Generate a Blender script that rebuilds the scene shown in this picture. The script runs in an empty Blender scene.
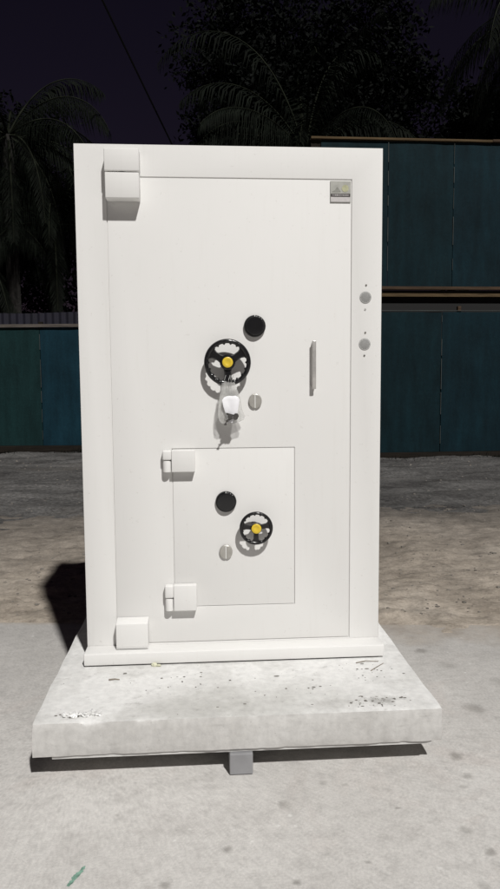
import bpy, bmesh, math, random
from mathutils import Vector, Matrix, noise
R = math.radians
PI = math.pi
rng = random.Random(7)
sc = bpy.context.scene
C = sc.collection
S0 = 0.204          # height of the top of the concrete slab above the ground

# ------------------------------------------------------------------ materials
def nt(name):
    m = bpy.data.materials.new(name); m.use_nodes = True
    t = m.node_tree
    return m, t, t.nodes, t.links, t.nodes['Principled BSDF']

def N(t, kind, **kw):
    n = t.nodes.new(kind)
    for k, v in kw.items():
        if k in n.inputs: n.inputs[k].default_value = v
        else: setattr(n, k, v)
    return n

def noise_n(t, vec, scale, detail=6, rough=.55, dist=0):
    n = t.nodes.new('ShaderNodeTexNoise')
    n.inputs['Scale'].default_value = scale; n.inputs['Detail'].default_value = detail
    n.inputs['Roughness'].default_value = rough; n.inputs['Distortion'].default_value = dist
    if vec is not None: t.links.new(vec, n.inputs['Vector'])
    return n.outputs['Fac']

def ramp(t, fac, stops):
    r = t.nodes.new('ShaderNodeValToRGB')
    e = r.color_ramp.elements
    while len(e) > 1: e.remove(e[0])
    e[0].position = stops[0][0]; e[0].color = col(stops[0][1])
    for p, c in stops[1:]:
        x = e.new(p); x.color = col(c)
    t.links.new(fac, r.inputs['Fac'])
    return r.outputs['Color']

def col(c):
    if isinstance(c, (int, float)): return (c, c, c, 1)
    return (c[0], c[1], c[2], 1)

def mixc(t, fac, a, b, mode='MIX'):
    m = t.nodes.new('ShaderNodeMix'); m.data_type = 'RGBA'; m.blend_type = mode
    for inp, v in ((m.inputs[0], fac), (m.inputs[6], a), (m.inputs[7], b)):
        if isinstance(v, bpy.types.NodeSocket): t.links.new(v, inp)
        elif inp.type == 'VALUE': inp.default_value = v
        else: inp.default_value = col(v)
    return m.outputs[2]

def mathn(t, op, a, b=0.0, clamp=False):
    m = t.nodes.new('ShaderNodeMath'); m.operation = op; m.use_clamp = clamp
    for i, v in enumerate((a, b)):
        if isinstance(v, bpy.types.NodeSocket): t.links.new(v, m.inputs[i])
        else: m.inputs[i].default_value = v
    return m.outputs[0]

def maprange(t, v, a, b, c=0.0, d=1.0):
    m = t.nodes.new('ShaderNodeMapRange')
    t.links.new(v, m.inputs['Value'])
    for k, x in (('From Min', a), ('From Max', b), ('To Min', c), ('To Max', d)): m.inputs[k].default_value = x
    return m.outputs['Result']

def bump(t, h, strength, dist, bs, prev=None):
    b = t.nodes.new('ShaderNodeBump'); b.inputs['Strength'].default_value = strength
    b.inputs['Distance'].default_value = dist
    t.links.new(h, b.inputs['Height'])
    if prev: t.links.new(prev, b.inputs['Normal'])
    t.links.new(b.outputs[0], bs.inputs['Normal'])
    return b.outputs[0]

def pos(t, scale=(1, 1, 1)):
    g = t.nodes.new('ShaderNodeNewGeometry')
    m = t.nodes.new('ShaderNodeMapping'); m.inputs['Scale'].default_value = scale
    t.links.new(g.outputs['Position'], m.inputs['Vector'])
    return m.outputs[0]

def objc(t, scale=(1, 1, 1)):
    g = t.nodes.new('ShaderNodeTexCoord')
    m = t.nodes.new('ShaderNodeMapping'); m.inputs['Scale'].default_value = scale
    t.links.new(g.outputs['Object'], m.inputs['Vector'])
    return m.outputs[0]

def simple(name, c, rough=.5, metal=0, var=.12, scale=14, bs=.15, bd=.002, bscale=60):
    m, t, n, l, b = nt(name)
    v = objc(t)
    f = noise_n(t, v, scale)
    cc = mixc(t, 1.0, c, ramp(t, f, [(.3, 1 - var), (.7, 1 + 0 * var)]), 'MULTIPLY')
    l.new(cc, b.inputs['Base Color'])
    b.inputs['Roughness'].default_value = rough; b.inputs['Metallic'].default_value = metal
    if bs: bump(t, noise_n(t, v, bscale, 3), bs, bd, b)
    return m

def mat_safe_paint():
    m, t, n, l, b = nt('safe_paint')
    v = objc(t)
    f = noise_n(t, v, 1.6, 5)
    c = ramp(t, f, [(.3, (.730, .724, .709)), (.7, (.742, .736, .722))])
    s = noise_n(t, objc(t, (14, 14, 1.0)), 3.2, 8, .65)
    c = mixc(t, ramp(t, s, [(.56, 0.0), (.74, .13)]), c, (.60, .585, .55))
    sp = noise_n(t, v, 55, 4, .6)
    c = mixc(t, ramp(t, sp, [(.66, 0.0), (.75, .35)]), c, (.50, .48, .45))
    l.new(c, b.inputs['Base Color'])
    l.new(ramp(t, noise_n(t, v, 5, 5), [(.3, .50), (.7, .62)]), b.inputs['Roughness'])
    b.inputs['Specular IOR Level'].default_value = .16
    b1 = bump(t, noise_n(t, v, 240, 2), .10, .0006, b)
    bump(t, noise_n(t, v, 3.5, 2), .10, .006, b, b1)
    return m

def mat_slab():
    m, t, n, l, b = nt('slab_concrete')
    v = objc(t)
    big = noise_n(t, v, 3.2, 7, .62, .3)
    fine = noise_n(t, v, 38, 6, .65)
    tc = t.nodes.new('ShaderNodeTexCoord')
    # dusty upper face
    c = ramp(t, big, [(.30, (.52, .515, .495)), (.44, (.66, .655, .64)), (.56, (.75, .747, .735))])
    def patch(c, p, sc_, r0, r1, k, colr, wob, ns):
        d = t.nodes.new('ShaderNodeVectorMath'); d.operation = 'DISTANCE'
        mp = t.nodes.new('ShaderNodeMapping'); mp.inputs['Scale'].default_value = sc_
        l.new(tc.outputs['Object'], mp.inputs[0]); l.new(mp.outputs[0], d.inputs[0])
        d.inputs[1].default_value = p
        dd = mathn(t, 'ADD', d.outputs['Value'], mathn(t, 'MULTIPLY', mathn(t, 'SUBTRACT', noise_n(t, v, ns, 8, .68), .5), wob))
        return mixc(t, ramp(t, dd, [(r0, k), (r1, 0.0)]), c, colr)
    # trodden, less dusty patch in front of the door; smears at the corners (object origin is at x=.59 y=.1)
    c = patch(c, (.02, -1.10, 0), (1, 2.0, 0), .05, .50, .55, (.46, .455, .43), .65, 7)
    c = patch(c, (.49, -1.11, 0), (1, 2.0, 0), .0, .075, .55, (.20, .19, .175), .14, 38)
    c = patch(c, (-.55, -1.17, 0), (1, 2.0, 0), .0, .05, .5, (.22, .21, .195), .10, 40)
    c = patch(c, (.30, -1.14, 0), (1, 2.0, 0), .0, .10, .35, (.28, .265, .245), .22, 30)
    c = mixc(t, ramp(t, noise_n(t, v, 22, 7, .7), [(.60, 0.0), (.70, .5)]), c, (.36, .35, .33))
    # sides
    st = noise_n(t, objc(t, (5, 5, 1.4)), 3, 6, .6)
    d = ramp(t, st, [(.28, (.50, .49, .472)), (.55, (.56, .55, .533)), (.75, (.62, .612, .595))])
    d = mixc(t, ramp(t, big, [(.5, 0.0), (.68, .5)]), d, (.68, .675, .66))
    d = mixc(t, ramp(t, noise_n(t, objc(t, (1, 1, 6)), 9, 6, .7), [(.60, 0.0), (.72, .35)]), d, (.36, .35, .33))
    g = t.nodes.new('ShaderNodeNewGeometry'); sx = t.nodes.new('ShaderNodeSeparateXYZ'); l.new(g.outputs['Normal'], sx.inputs[0])
    up = mathn(t, 'ADD', sx.outputs['Z'], mathn(t, 'MULTIPLY', mathn(t, 'SUBTRACT', noise_n(t, v, 60, 4, .6), .5), .7))
    c = mixc(t, maprange(t, up, .35, .75), d, c)
    c = mixc(t, 1.0, c, ramp(t, fine, [(.3, .86), (.65, 1.04)]), 'MULTIPLY')
    vor = t.nodes.new('ShaderNodeTexVoronoi'); vor.inputs['Scale'].default_value = 30
    l.new(v, vor.inputs['Vector'])
    pits = ramp(t, vor.outputs['Distance'], [(.04, 1.0), (.085, 0.0)])
    c = mixc(t, mathn(t, 'MULTIPLY', pits, .45), c, (.30, .29, .275))
    l.new(c, b.inputs['Base Color'])
    b.inputs['Roughness'].default_value = .85
    b.inputs['Specular IOR Level'].default_value = .25
    b1 = bump(t, fine, .35, .004, b)
    bump(t, pits, -.5, .004, b, b1)
    return m

STAINS = [(1.334, -.598, .022), (1.301, -.659, .014), (1.34, -.472, .028), (1.539, -.133, .045), (1.586, .294, .05), (1.516, .47, .035),
          (1.222, -.871, .024), (1.186, -1.101, .019), (1.257, -.971, .017), (.709, -.703, .022), (.921, -.617, .012), (.7, -1.045, .014),
          (.906, -.984, .009), (.853, -.594, .016), (.528, -.901, .017), (.359, -1.026, .02), (1.75, .1, .05), (1.9, -.5, .03), (-.5, -.35, .03),
          (1.45, -.85, .016), (1.62, -.42, .02), (-.35, -.75, .014), (.2, -.72, .010), (1.05, -.75, .008)]

def mat_concrete():
    m, t, n, l, b = nt('apron_concrete')
    v = pos(t)
    big = noise_n(t, v, 1.15, 8, .6, .5)
    mid = noise_n(t, v, 6, 8, .68)
    fine = noise_n(t, v, 95, 6, .8)
    c = ramp(t, big, [(.30, (.54, .522, .50)), (.50, (.60, .582, .56)), (.70, (.655, .638, .615))])
    c = mixc(t, ramp(t, mid, [(.34, .40), (.52, 0.0)]), c, (.47, .45, .43))
    # darker grey towards the dirt side, with an uneven transition
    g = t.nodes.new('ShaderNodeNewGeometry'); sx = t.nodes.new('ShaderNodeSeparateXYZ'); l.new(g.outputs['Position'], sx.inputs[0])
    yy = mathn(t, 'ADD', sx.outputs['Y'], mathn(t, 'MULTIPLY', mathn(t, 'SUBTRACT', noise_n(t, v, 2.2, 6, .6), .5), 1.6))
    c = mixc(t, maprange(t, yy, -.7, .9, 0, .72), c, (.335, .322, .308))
    # irregular pinkish patches
    c = mixc(t, ramp(t, noise_n(t, v, 2.0, 5, .6, 1.2), [(.56, 0.0), (.66, .3)]), c, (.53, .475, .445))
    # lime specks
    vo = t.nodes.new('ShaderNodeTexVoronoi'); vo.inputs['Scale'].default_value = 17; l.new(v, vo.inputs['Vector'])
    sp = ramp(t, vo.outputs['Distance'], [(.05, 1.0), (.15, 0.0)])
    sp = mathn(t, 'MULTIPLY', sp, ramp(t, noise_n(t, v, 3.2, 3), [(.50, 0.0), (.64, .6)]))
    c = mixc(t, sp, c, (.78, .77, .75))
    c = mixc(t, 1.0, c, ramp(t, fine, [(.32, .80), (.68, 1.12)]), 'MULTIPLY')
    c = mixc(t, 1.0, c, ramp(t, noise_n(t, v, 24, 7, .75), [(.32, .86), (.5, 1.0), (.68, 1.08)]), 'MULTIPLY')
    c = mixc(t, ramp(t, noise_n(t, v, 13, 8, .8, .6), [(.61, 0.0), (.70, .22)]), c, (.40, .38, .35))
    # oil drips and chewing gum, each with an uneven outline
    wob = t.nodes.new('ShaderNodeVectorMath'); wob.operation = 'ADD'
    nz = t.nodes.new('ShaderNodeTexNoise'); nz.inputs['Scale'].default_value = 26; nz.inputs['Detail'].default_value = 4
    l.new(v, nz.inputs['Vector'])
    sc_ = t.nodes.new('ShaderNodeVectorMath'); sc_.operation = 'MULTIPLY_ADD'
    l.new(nz.outputs['Color'], sc_.inputs[0]); sc_.inputs[1].default_value = (.035, .035, 0); sc_.inputs[2].default_value = (-.0175, -.0175, 0)
    l.new(v, wob.inputs[0]); l.new(sc_.outputs[0], wob.inputs[1])
    acc = None
    for i, (x, y, r) in enumerate(STAINS):
        d = t.nodes.new('ShaderNodeVectorMath'); d.operation = 'DISTANCE'
        l.new(wob.outputs[0], d.inputs[0]); d.inputs[1].default_value = (x, y, 0)
        k = maprange(t, d.outputs['Value'], r * 1.15, r * .35, 0, (.38, .25, .5)[i % 3])
        acc = k if acc is None else mathn(t, 'MAXIMUM', acc, k)
    c = mixc(t, acc, c, (.13, .12, .105))
    # soil drifted over the edge: thin on the left, deep on the right
    sx2 = t.nodes.new('ShaderNodeSeparateXYZ'); l.new(g.outputs['Position'], sx2.inputs[0])
    e = mathn(t, 'ADD', sx2.outputs['Y'], mathn(t, 'MULTIPLY', sx2.outputs['X'], .105))      # 1.0 on the edge
    mr = t.nodes.new('ShaderNodeMapRange'); l.new(sx2.outputs['X'], mr.inputs['Value']); wd = mr.outputs['Result']
    for k_, x_ in (('From Min', .2), ('From Max', 1.4), ('To Min', .05), ('To Max', .34)): mr.inputs[k_].default_value = x_
    e = mathn(t, 'DIVIDE', mathn(t, 'SUBTRACT', e, 1.0), wd)
    e = mathn(t, 'ADD', e, mathn(t, 'MULTIPLY', mathn(t, 'SUBTRACT', noise_n(t, v, 5.5, 9, .7), .5), 2.4))
    c = mixc(t, maprange(t, e, -1.0, .15, 0, .92), c, mixc(t, ramp(t, mid, [(.35, 0.0), (.65, 1.0)]), (.27, .232, .195), (.40, .355, .305)))
    l.new(c, b.inputs['Base Color'])
    b.inputs['Roughness'].default_value = .8; b.inputs['Specular IOR Level'].default_value = .3
    b1 = bump(t, fine, .22, .003, b)
    bump(t, mid, .25, .006, b, b1)
    return m

def mat_dirt():
    m, t, n, l, b = nt('dirt')
    v = pos(t)
    a = noise_n(t, v, 1.3, 8, .62)
    f = noise_n(t, pos(t, (1, 1.0, 1)), 14, 8, .72)
    c = ramp(t, a, [(.3, (.27, .232, .190)), (.55, (.405, .354, .298)), (.75, (.49, .438, .378))])
    c = mixc(t, ramp(t, f, [(.34, .45), (.50, 0.0)]), c, (.18, .152, .124))
    c = mixc(t, ramp(t, f, [(.62, 0.0), (.74, .5)]), c, (.38, .35, .31))
    # light falloff painted in: soil darkens with distance into the gravel yard's tone
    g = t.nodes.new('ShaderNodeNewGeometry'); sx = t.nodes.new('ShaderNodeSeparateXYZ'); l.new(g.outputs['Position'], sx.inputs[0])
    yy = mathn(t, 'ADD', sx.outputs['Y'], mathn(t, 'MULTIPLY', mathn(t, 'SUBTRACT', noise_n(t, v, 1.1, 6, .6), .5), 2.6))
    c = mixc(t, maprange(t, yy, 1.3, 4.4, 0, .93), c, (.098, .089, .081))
    c = mixc(t, 1.0, c, ramp(t, noise_n(t, v, 45, 6, .75), [(.30, .74), (.5, 1.0), (.72, 1.2)]), 'MULTIPLY')
    c = mixc(t, 1.0, c, ramp(t, noise_n(t, pos(t, (.8, 1.1, 1)), 6, 7, .7), [(.34, .66), (.5, 1.0), (.7, 1.2)]), 'MULTIPLY')
    l.new(c, b.inputs['Base Color'])
    b.inputs['Roughness'].default_value = .95; b.inputs['Specular IOR Level'].default_value = .15
    b1 = bump(t, f, .6, .02, b)
    bump(t, noise_n(t, v, 70, 5, .75), .6, .008, b, b1)
    return m

def mat_yard():
    m, t, n, l, b = nt('gravel_yard')
    v = pos(t, (.55, 1.5, 1))
    a = noise_n(t, v, 1.4, 9, .68, .4)
    f = noise_n(t, pos(t), 22, 8, .75)
    c = ramp(t, a, [(.34, (.046, .044, .043)), (.5, (.094, .091, .089)), (.66, (.150, .145, .141))])
    c = mixc(t, 1.0, c, ramp(t, f, [(.34, .45), (.66, 1.35)]), 'MULTIPLY')
    c = mixc(t, ramp(t, noise_n(t, pos(t, (.4, 1, 1)), .8, 6, .6), [(.55, 0.0), (.72, .5)]), c, (.10, .088, .075))
    l.new(c, b.inputs['Base Color'])
    b.inputs['Roughness'].default_value = .9; b.inputs['Specular IOR Level'].default_value = .15
    b1 = bump(t, f, .7, .03, b)
    bump(t, a, .4, .08, b, b1)
    return m

def mat_board(name, c, c2):
    m, t, n, l, b = nt(name)
    v = objc(t)
    a = noise_n(t, objc(t, (2.2, 2.2, .5)), 2.1, 7, .62)
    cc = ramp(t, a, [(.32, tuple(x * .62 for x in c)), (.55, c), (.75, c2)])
    cc = mixc(t, ramp(t, noise_n(t, objc(t, (9, 9, 1)), 6, 6, .7), [(.62, 0.0), (.75, .35)]), cc, (.030, .038, .036))
    f = noise_n(t, v, 30, 5, .7)
    cc = mixc(t, 1.0, cc, ramp(t, f, [(.3, .78), (.7, 1.12)]), 'MULTIPLY')
    # soil splashed up along the foot of the board
    l.new(cc, b.inputs['Base Color'])
    b.inputs['Roughness'].default_value = .75; b.inputs['Specular IOR Level'].default_value = .12
    bump(t, noise_n(t, v, 1.7, 3), .35, .05, b)
    return m

def mat_wood(name, c, rough=.85):
    m, t, n, l, b = nt(name)
    a = noise_n(t, objc(t, (1, 14, 14)), 2.5, 7, .65)
    l.new(ramp(t, a, [(.3, tuple(x * .45 for x in c)), (.6, c), (.8, tuple(x * 1.5 for x in c))]), b.inputs['Base Color'])
    b.inputs['Roughness'].default_value = rough; b.inputs['Specular IOR Level'].default_value = .15
    bump(t, a, .4, .01, b)
    return m

def mat_metal(name, c, rough, an=(1, 1, 1)):
    m, t, n, l, b = nt(name)
    a = noise_n(t, objc(t, an), 60, 4, .6)
    l.new(mixc(t, 1.0, c, ramp(t, a, [(.3, .85), (.7, 1.0)]), 'MULTIPLY'), b.inputs['Base Color'])
    l.new(ramp(t, a, [(.3, rough * .8), (.7, rough * 1.3)]), b.inputs['Roughness'])
    b.inputs['Metallic'].default_value = 1
    return m

def mat_leaf(name, c):
    m, t, n, l, b = nt(name)
    oi = t.nodes.new('ShaderNodeObjectInfo')
    a = noise_n(t, pos(t), 2.4, 5, .6)
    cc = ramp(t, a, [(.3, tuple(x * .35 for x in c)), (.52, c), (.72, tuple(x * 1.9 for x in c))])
    l.new(cc, b.inputs['Base Color'])
    b.inputs['Roughness'].default_value = .75; b.inputs['Specular IOR Level'].default_value = .05
    return m

def mat_bag():
    m = bpy.data.materials.new('clear_plastic'); m.use_nodes = True
    t = m.node_tree; t.nodes.clear(); l = t.links
    o = t.nodes.new('ShaderNodeOutputMaterial')
    tr = t.nodes.new('ShaderNodeBsdfTransparent'); tr.inputs[0].default_value = (.97, .97, .97, 1)
    gl = t.nodes.new('ShaderNodeBsdfGlossy'); gl.inputs['Roughness'].default_value = .12; gl.inputs[0].default_value = (.9, .9, .9, 1)
    df = t.nodes.new('ShaderNodeBsdfDiffuse'); df.inputs[0].default_value = (.72, .72, .70, 1)
    m1 = t.nodes.new('ShaderNodeMixShader'); m2 = t.nodes.new('ShaderNodeMixShader')
    tc = objc(t); f = noise_n(t, tc, 32, 4, .55)
    l.new(ramp(t, f, [(.40, .36), (.70, .60)]), m1.inputs[0])
    l.new(tr.outputs[0], m1.inputs[1]); l.new(df.outputs[0], m1.inputs[2])
    m2.inputs[0].default_value = .12
    l.new(m1.outputs[0], m2.inputs[1]); l.new(gl.outputs[0], m2.inputs[2])
    l.new(m2.outputs[0], o.inputs[0])
    return m

M = dict(
    paint=mat_safe_paint(),
    slab=mat_slab(),
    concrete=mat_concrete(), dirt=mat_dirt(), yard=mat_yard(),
    black=simple('black_plastic', (.014, .014, .015), .22, 0, .3, 40, .05, .0005, 200),
    black_matt=simple('black_dial', (.012, .012, .013), .38, 0, .3, 40, .1, .0005, 300),
    yellow=simple('yellow_cap', (.78, .56, .045), .35, 0, .2, 60, .1, .0006, 200),
    white_mark=simple('white_mark', (.8, .8, .78), .5, 0, .05),
    nickel=simple('nickel', (.47, .455, .42), .38, .35, .15, 60, .05, .0005, 200),
    chrome=simple('brushed_steel', (.62, .605, .58), .3, .45, .2, 60, .05, .0005, 200),
    dark=simple('dark_gap', (.03, .03, .03), .8),
    grille=simple('grey_grille', (.43, .43, .42), .6, 0, .2, 200),
    plate=simple('plate_metal', (.52, .52, .48), .4, .3, .25, 50, .05, .0005, 200),
    key=simple('key_metal', (.12, .115, .11), .35, .5, .2, 60),
    plate_low=simple('plate_pale', (.60, .575, .57), .45, 0, .15, 90),
    plate_band=simple('plate_band', (.045, .038, .036), .4),
    emblem_dark=simple('emblem_grey', (.30, .30, .27), .45, 0, .3, 90),
    emblem_gold=simple('emblem_gold', (.52, .52, .34), .4, 0, .3, 90),
    board_white=simple('white_board', (.66, .655, .64), .6, 0, .2, 20),
    bearer=simple('bearer_galvanised', (.30, .30, .31), .55, 0, .3, 9),
    paper=simple('paper', (.86, .86, .89), .7, 0, .08, 30),
    bag=mat_bag(),
    wire=simple('thin_wire', (.35, .35, .34), .4),
    foil=simple('foil', (.86, .86, .85), .35, .25, .15, 30, .3, .002, 120),
    chip=simple('debris', (.24, .225, .20), .8, 0, .75, 9),
    twig=simple('twig', (.30, .26, .21), .8, 0, .4, 40),
    wax=simple('putty', (.66, .66, .50), .6),
    green=simple('green_mark', (.27, .47, .37), .8, 0, .6, 70, .2),
    rock=simple('stone', (.22, .20, .175), .9, 0, .6, 3, .4, .01, 30),
    rail=mat_wood('old_timber', (.072, .047, .030)),
    rail_ochre=mat_wood('ochre_timber', (.105, .072, .038)),
    rail_dark=mat_wood('dark_timber', (.016, .013, .010)),
    rail_grey=mat_wood('grey_timber', (.115, .10, .088)),
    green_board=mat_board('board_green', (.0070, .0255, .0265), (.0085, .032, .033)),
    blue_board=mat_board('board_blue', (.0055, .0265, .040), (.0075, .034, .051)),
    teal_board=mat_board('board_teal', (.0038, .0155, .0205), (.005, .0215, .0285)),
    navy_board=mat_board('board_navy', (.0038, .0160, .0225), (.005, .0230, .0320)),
    violet=simple('violet_sheet', (.006, .005, .017), .8, 0, .6, 4, .1),
    splash=simple('mud_splash', (.050, .042, .032), .95, 0, .6, 9, .5, .01, 40),
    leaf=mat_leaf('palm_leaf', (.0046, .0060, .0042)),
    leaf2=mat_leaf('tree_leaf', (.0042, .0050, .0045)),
    rachis=mat_leaf('frond_rib', (.013, .015, .010)),
    bark=simple('bark', (.016, .014, .012), .95, 0, .5, 8, .6, .03, 12),
    cable=simple('cable', (.0035, .0035, .0035), .8),
    seam=simple('pale_edge', (.055, .066, .064), .8, 0, .6, 3),
)

# ------------------------------------------------------------------ mesh helpers
def root_loc(p):
    while p.parent: p = p.parent
    return p
def link(name, bm, mats, parent=None, smooth=False, local=False, recalc=True):
    if recalc: bmesh.ops.recalc_face_normals(bm, faces=bm.faces)
    if parent is not None and not local:
        r = root_loc(parent); bm.transform(Matrix.Translation(-r.location))
    me = bpy.data.meshes.new(name); bm.to_mesh(me); bm.free()
    if not isinstance(mats, (list, tuple)): mats = [mats]
    for m in mats: me.materials.append(m)
    if smooth:
        for p in me.polygons: p.use_smooth = True
    o = bpy.data.objects.new(name, me); C.objects.link(o)
    if parent is not None: o.parent = parent
    return o
def auto_smooth(o, ang=35):
    me = o.data
    for p in me.polygons: p.use_smooth = True
    bm = bmesh.new(); bm.from_mesh(me)
    for e in bm.edges:
        if len(e.link_faces) == 2 and e.calc_face_angle(0) > R(ang): e.smooth = False
    bm.to_mesh(me); bm.free()
    return o
def thing(name, label, cat, loc=(0, 0, 0), rz=0, group=None):
    o = bpy.data.objects.new(name, None); C.objects.link(o)
    o.location = loc; o.rotation_euler = (0, 0, rz); o.empty_display_size = .2
    return tag(o, label, cat, group)
def tag(o, label, cat, group=None, kind=None):
    o['label'] = label; o['category'] = cat
    if group: o['group'] = group
    if kind: o['kind'] = kind
    return o
def struct(o):
    o['kind'] = 'structure'; return o
def box(bm, x0, x1, y0, y1, z0, z1, bev=0, seg=2):
    vs = [bm.verts.new((x, y, z)) for x in (x0, x1) for y in (y0, y1) for z in (z0, z1)]
    idx = [(0, 1, 3, 2), (4, 6, 7, 5), (0, 4, 5, 1), (2, 3, 7, 6), (0, 2, 6, 4), (1, 5, 7, 3)]
    fs = [bm.faces.new([vs[i] for i in f]) for f in idx]
    if bev:
        es = list({e for f in fs for e in f.edges})
        bmesh.ops.bevel(bm, geom=es, offset=bev, segments=seg, affect='EDGES', profile=.5)
    return vs
def cyl(bm, c, ax, r, h, seg=32, r2=None, bev=0):
    """cylinder from point c along axis ax, length h"""
    ax = Vector(ax).normalized(); q = ax.to_track_quat('Z', 'Y'); r2 = r if r2 is None else r2
    prof = [(0, 0), (r, 0), (r2, h), (0, h)] if not bev else [(0, 0), (r, 0), (r2, h - bev), (r2 - bev * .3, h - bev * .3), (r2 - bev, h), (0, h)]
    lathe(bm, c, q, prof, seg)
def lathe(bm, c, q, prof, seg=32):
    rings = []
    for r, h in prof:
        if r < 1e-6: rings.append([bm.verts.new(Vector(c) + q @ Vector((0, 0, h)))])
        else: rings.append([bm.verts.new(Vector(c) + q @ Vector((r * math.cos(2 * PI * i / seg), r * math.sin(2 * PI * i / seg), h))) for i in range(seg)])
    for a, b in zip(rings, rings[1:]):
        for i in range(seg):
            j = (i + 1) % seg
            if len(a) == 1 and len(b) == 1: continue
            if len(a) == 1: bm.faces.new((a[0], b[i], b[j]))
            elif len(b) == 1: bm.faces.new((a[i], b[0], a[j]))
            else: bm.faces.new((a[i], b[i], b[j], a[j]))
def tube(bm, pts, r, seg=6, r1=None):
    pts = [Vector(p) for p in pts]; rings = []
    for i, p in enumerate(pts):
        d = (pts[min(i + 1, len(pts) - 1)] - pts[max(i - 1, 0)]).normalized()
        q = d.to_track_quat('Z', 'Y')
        rr = r if r1 is None else r + (r1 - r) * i / (len(pts) - 1)
        rings.append([bm.verts.new(p + q @ Vector((rr * math.cos(2 * PI * k / seg), rr * math.sin(2 * PI * k / seg), 0))) for k in range(seg)])
    for a, b in zip(rings, rings[1:]):
        for k in range(seg):
            j = (k + 1) % seg; bm.faces.new((a[k], a[j], b[j], b[k]))
    bm.faces.new(rings[0]); bm.faces.new(rings[-1])
def ring_panel(bm, o, i, y0, y1, bev=.002):
    """rectangular panel o=(x0,x1,z0,z1) with a rectangular hole i; front at y0, back at y1, front edges eased"""
    def rect(r, y): return [bm.verts.new((x, y, z)) for x, z in ((r[0], r[2]), (r[1], r[2]), (r[1], r[3]), (r[0], r[3]))]
    def off(r, d): return (r[0] + d, r[1] - d, r[2] + d, r[3] - d)
    loops = [rect(o, y1), rect(o, y0 + bev), rect(off(o, bev * .35), y0 + bev * .35), rect(off(o, bev), y0),
             rect(off(i, -bev * .6), y0), rect(i, y0 + bev * .6), rect(i, y1)]
    for a, b in zip(loops, loops[1:] + loops[:1]):
        for k in range(4):
            j = (k + 1) % 4; bm.faces.new((a[k], a[j], b[j], b[k]))

# ------------------------------------------------------------------ ground
def grid(x0, x1, y0, y1, nx, ny, fz, fx=None):
    bm = bmesh.new()
    vs = []
    for j in range(ny + 1):
        row = []
        for i in range(nx + 1):
            x = x0 + (x1 - x0) * i / nx; v = j / ny; y = y0 + (y1 - y0) * v
            row.append(bm.verts.new((x, y, fz(x, y))))
        vs.append(row)
    for j in range(ny):
        for i in range(nx): bm.faces.new((vs[j][i], vs[j][i + 1], vs[j + 1][i + 1], vs[j + 1][i]))
    return bm
def fbm(x, y, s, o=4): return noise.fractal(Vector((x * s, y * s, 3.3)), 1.0, 2.0, o)

# one base sheet to the horizon
bm = bmesh.new()
vs = [bm.verts.new((x, y, -.16)) for x, y in ((-600, -600), (600, -600), (600, 900), (-600, 900))]; bm.faces.new(vs)
struct(link('ground', bm, M['yard']))
# gravel yard with gentle ruts
def yz(x, y):
    rut = -.035 * math.exp(-((y - 5.6 - .05 * x) / .28) ** 2) - .03 * math.exp(-((y - 7.4 + .08 * x) / .3) ** 2) + .05 * math.exp(-((y - 4.9 - .1 * x) / .35) ** 2)
    return -.055 + .05 * fbm(x * .6, y, 1.1, 5) + .02 * fbm(x, y, 5, 3) + rut
struct(link('gravel_yard', grid(-9, 13, 3.2, 15, 200, 150, yz), M['yard'], smooth=True))
# dirt strip between the yard and the concrete
def dz(x, y):
    edge = 1.02 - .105 * (x + .2)
    k = max(0.0, min(1.0, (x - .7) / .9))
    t = y - edge + k * (.26 + .30 * fbm(x, y, 1.7, 4) + .10 * fbm(x, y, 7, 3))
    # pushes up over the concrete edge on the right hand side
    lift = .030 if x > .9 else .006
    z = -.014 + .024 * fbm(x, y, 2.2, 5) + .016 * fbm(x * .8, y, 9, 4)
    if t < .25: z = z * max(0.0, min(1, (t + .15) / .4)) + lift * max(0, min(1, (t + .25) / .3)) * .35 - max(0, (.06 - t)) * .45 + .012 * fbm(x, y, 5, 4) * (1 if x > .9 else .25)
    if y > 3.6: z -= (y - 3.6) * .035
    return z
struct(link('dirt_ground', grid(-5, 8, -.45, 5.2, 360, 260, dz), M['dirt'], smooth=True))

# concrete apron with real thickness
def apron(name, poly, z=0.0):
    bm = bmesh.new()
    top = [bm.verts.new((x, y, z)) for x, y in poly]; bot = [bm.verts.new((x, y, -.12)) for x, y in poly]
    bm.faces.new(top); bm.faces.new(bot[::-1])
    n = len(poly)
    for i in range(n):
        j = (i + 1) % n; bm.faces.new((top[i], bot[i], bot[j], top[j]))
    return struct(link(name, bm, M['concrete']))
jag = []
for k in range(61):
    x = 9 - 15 * k / 60
    jag.append((x, 1.02 - .105 * (x + .2) + .012 * noise.noise(Vector((x * 4, 0, 0)))))
apron('concrete_apron', [(-6, -12), (9, -12)] + jag)

# loose stones lying on the dirt and the yard: nobody could count them
bm = bmesh.new()
base = bmesh.new(); bmesh.ops.create_icosphere(base, subdivisions=1, radius=1)
bv = [v.co.copy() for v in base.verts]; bf = [[v.index for v in f.verts] for f in base.faces]; base.free()
for k in range(2600):
    if k < 1700:
        x = rng.uniform(-2.6, 4.2); y = 1.0 + 3.6 * rng.random() ** 1.3; r = .004 + .012 * rng.random() ** 3
        z = max(dz(x, y), yz(x, y) if y > 3.2 else -1)
        if y < 1.15 and x < .9: continue
    else:
        x = rng.uniform(-5.5, 8); y = rng.uniform(4.2, 10.5); r = .006 + .018 * rng.random() ** 3; z = yz(x, y)
    off = rng.random() * 50; s = Vector((rng.uniform(.8, 1.4), rng.uniform(.8, 1.3), rng.uniform(.4, .8)))
    vv = [bm.verts.new((x + p.x * r * s.x * (1 + .3 * noise.noise(p * 2 + Vector((off, 0, 0)))), y + p.y * r * s.y, z + p.z * r * s.z)) for p in bv]
    for f in bf: bm.faces.new([vv[i] for i in f])
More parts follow.
